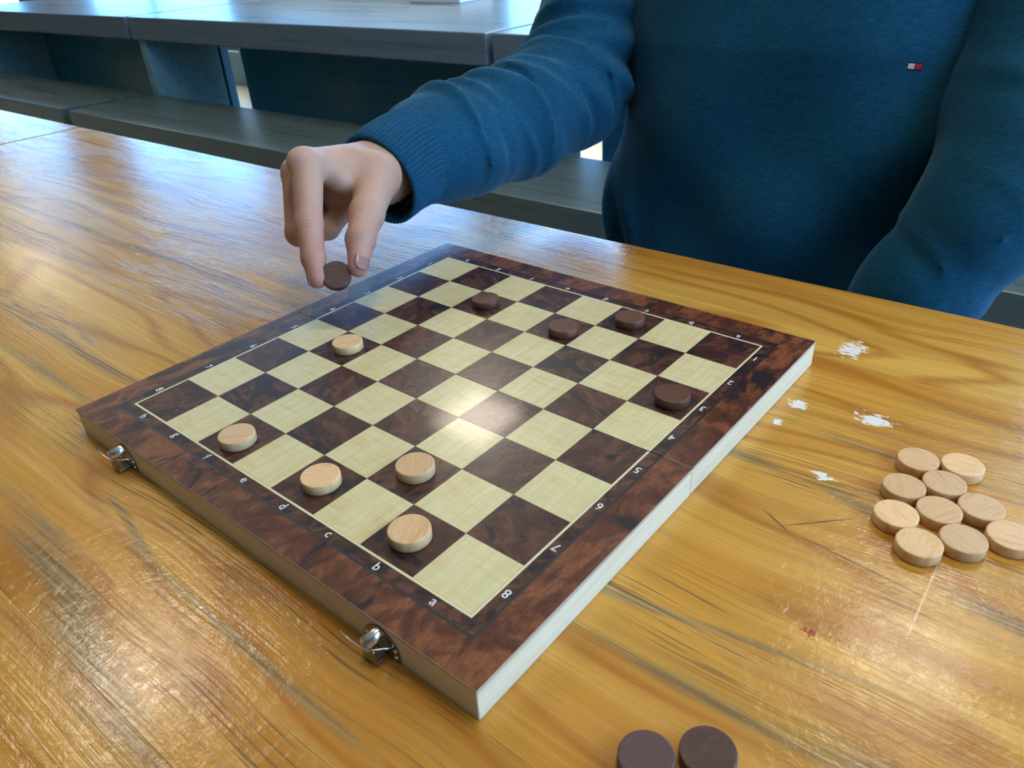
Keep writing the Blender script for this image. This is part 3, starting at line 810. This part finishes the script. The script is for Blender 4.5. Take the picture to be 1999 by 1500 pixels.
def sleeve_sdf(path, rad, folds_):
    P_ = np.array(path, np.float32); L = np.concatenate([[0], np.cumsum(np.linalg.norm(np.diff(P_, axis=0), axis=1))])
    def fn(X, Y, Z):
        best = None; T = np.zeros_like(X); TH = np.zeros_like(X)
        fsm = None
        for i in range(len(P_)-1):
            a, b = P_[i], P_[i+1]; d_ = b-a; l2 = float(d_@d_)
            t = np.clip(((X-a[0])*d_[0]+(Y-a[1])*d_[1]+(Z-a[2])*d_[2])/l2, 0, 1)
            rx, ry, rz = X-a[0]-t*d_[0], Y-a[1]-t*d_[1], Z-a[2]-t*d_[2]
            ds = np.sqrt(rx*rx+ry*ry+rz*rz)-(rad[i]+(rad[i+1]-rad[i])*t)
            th = np.arctan2(rz, rx*.9+ry*.3)
            if best is None: best = ds.copy(); T[:] = L[i]+t*math.sqrt(l2); TH[:] = th; fsm = ds
            else:
                m = ds < best; best = np.where(m, ds, best); T = np.where(m, L[i]+t*math.sqrt(l2), T); TH = np.where(m, th, TH)
                fsm = smin(fsm, ds, .022)
        return fsm - folds_(T, TH, X, Y, Z)
    return fn
RP = [(-.2000, .170, .0905), (-.1990, .2000, .0922), (-.1910, .2355, .0937), (-.1821, .3067, .0974), (-.1790, .3900, .1130), (-.1850, .4600, .1700), (-.160, .530, .248)]
RR = [.037, .0425, .0465, .0510, .0565, .0600, .066]
def make_folds(n, seed, t0, t1, th0, th1, amp, slant, extra=()):
    rg = random.Random(seed)
    L_ = [(t0+(t1-t0)*(i+rg.uniform(.1, .9))/n, rg.uniform(th0, th1), amp*rg.uniform(.45, 1.1), rg.uniform(.004, .0075), rg.uniform(.6, 1.2), slant*rg.uniform(.4, 1.5)) for i in range(n)]
    L_ += list(extra)
    def fn(T, TH, X, Y, Z):
        out = np.zeros_like(T)
        for (tc, thc, A, w, aw, sl_) in L_:
            d_ = np.arctan2(np.sin(TH-thc), np.cos(TH-thc))
            s_ = (T-tc+sl_*d_)/w
            out += A*np.exp(-(d_/aw)**2)*(np.exp(-s_*s_) - .55*np.exp(-((s_-2.1)/1.5)**2))
        return out
    return fn
r_folds = make_folds(30, 5, .045, .30, -.7, 2.3, .0050, .016, [
    (.235, .1, .009, .013, .8, .030), (.262, .5, .008, .012, .8, .030), (.21, -.2, .007, .010, .7, .02), (.300, 1.6, .008, .014, .9, .0), (.335, 1.4, .009, .016, 1.0, .0), (.275, 1.9, .007, .010, .8, .0), (.345, .2, .008, .015, .8, -.02)])
v, f = surface_net(sleeve_sdf(RP, RR, r_folds), (-.275, .150, .02), (-.085, .62, .33), .0030)
sl = mesh_obj('sleeve', np_mesh('sleeve', [(v-PO, f)]), 'sweater', sweater)
LP = [(0.195, 0.53, 0.25), (0.228, 0.5, 0.175), (0.2304, 0.462, 0.1145), (0.2401, 0.435, 0.0786), (0.2256, 0.412, 0.0423), (0.1916, 0.388, -0.0256), (0.1593, 0.375, -0.0934)]
LR = [.072, .068, .064, .060, .054, .046, .042]
l_folds = make_folds(7, 12, .10, .42, -3.1, 3.1, .0035, .015, [(.24, -1.0, .007, .016, .9, .02), (.29, -1.6, .006, .015, .9, .02), (.20, -.8, .006, .016, .9, -.02), (.33, -1.2, .006, .014, .8, .02)])
v, f = surface_net(sleeve_sdf(LP, LR, l_folds), (.07, .30, -.23), (.40, .64, .34), .0036)
sl2 = mesh_obj('sleeve', np_mesh('sleeve', [(v-PO, f)]), 'sweater', sweater)
md = sl2.modifiers.new('soften', 'SMOOTH'); md.factor = .5; md.iterations = 12
# ribbed cuff of the raised arm
def cuff(path, r_out, r_in, nrib):
    n = nrib*6; V = []; F = []
    pts = [Vector(p) for p in path]
    prof = [(len(pts)-1-i, 0) for i in range(len(pts))]
    rings = []
    def ring(p, d_, r_, amp, sq):
        a = d_.cross(Vector((0, 0, 1))).normalized(); b = d_.cross(a).normalized()
        base = len(V)
        for k_ in range(n):
            th = 2*math.pi*k_/n
            rr = r_ + amp*(abs(math.cos(th*nrib/2))**.6-.5)
            V.append(p + a*math.cos(th)*rr*sq[0] + b*math.sin(th)*rr*sq[1])
        rings.append(base)
    N = len(pts)
    for i in range(N-1, -1, -1):
        d_ = (pts[min(i+1, N-1)]-pts[max(i-1, 0)]).normalized()
        ring(pts[i], d_, r_out[i], .0024 if 0 < i < N-1 else .0014, (1, 1.04))
    d0 = (pts[1]-pts[0]).normalized()
    ring(pts[0]-d0*.0012, d0, r_out[0]-.0014, .0005, (1, 1.04))
    ring(pts[0]-d0*.0004, d0, r_in[0], .0004, (1, 1.04))
    for i in range(1, N):
        d_ = (pts[min(i+1, N-1)]-pts[max(i-1, 0)]).normalized()
        ring(pts[i], d_, r_in[i], .0006, (1, 1.04))
    for a, b in zip(rings[:-1], rings[1:]):
        for k_ in range(n): F.append((a+k_, a+(k_+1) % n, b+(k_+1) % n, b+k_))
    me = bpy.data.meshes.new('cuff'); me.from_pydata([tuple(v_-Vector(PO)) for v_ in V], [], F)
    for p in me.polygons: p.use_smooth = True
    bm = bmesh.new(); bm.from_mesh(me); bmesh.ops.recalc_face_normals(bm, faces=bm.faces); bm.to_mesh(me); bm.free()
    return mesh_obj('cuff', me, 'sweater', sweater)
cp = [(-.1955, .1285, .0835), (-.1965, .138, .0855), (-.1985, .150, .0880), (-.1995, .165, .0900), (-.1998, .182, .0914), (-.1993, .198, .0922)]
cuff(cp, [.0395, .0395, .0400, .0405, .0412, .0405], [.0360, .0360, .0364, .0366, .0366, .0356], 64)
# little flag emblem on the chest
fc = Vector((.148, .4045, .152))
emb = empty('emblem', tuple(fc-Vector(PO)), 0, sweater)
def patch(name, x0, x1, z0, z1, mat, dy):
    bm = bmesh.new(); box(bm, (x0, -.0006-dy, z0), (x1, .0006-dy, z1), .0002, 1); return bm_obj(name, bm, mat, emb)
patch('flag_border', -.0056, .0056, -.0031, .0031, 'flag_navy', 0)
patch('flag_white_half', -.0050, -.0002, -.0020, .0020, 'flag_white', .0004)
patch('flag_red_half', -.0001, .0049, -.0020, .0020, 'flag_red', .0004)
# trousers on the bench, under the table
def trousers_sdf(X, Y, Z):
    f = ell(X, Y, Z, (.02, .58, -.225), (.175, .12, .085))
    for s_ in (-1, 1):
        k0 = (.02+s_*.095, .56, -.222); k1 = (.02+s_*.13, .15, -.235); k2 = (.02+s_*.13, .16, -.70)
        f = smin(f, seg(X, Y, Z, k0, k1, .080, .062), .04); f = smin(f, seg(X, Y, Z, k1, k2, .062, .045), .03)
        f = smin(f, seg(X, Y, Z, (.02+s_*.13, .18, -.705), (.02+s_*.14, .04, -.715), .040, .034), .02)
    return np.maximum(f, np.where(Y > .40, -.299-Z, -.749-Z))
v, f = surface_net(trousers_sdf, (-.24, -.02, -.77), (.27, .74, -.12), .009)
mesh_obj('trousers', np_mesh('trousers', [(v-PO, f)]), 'denim', person)
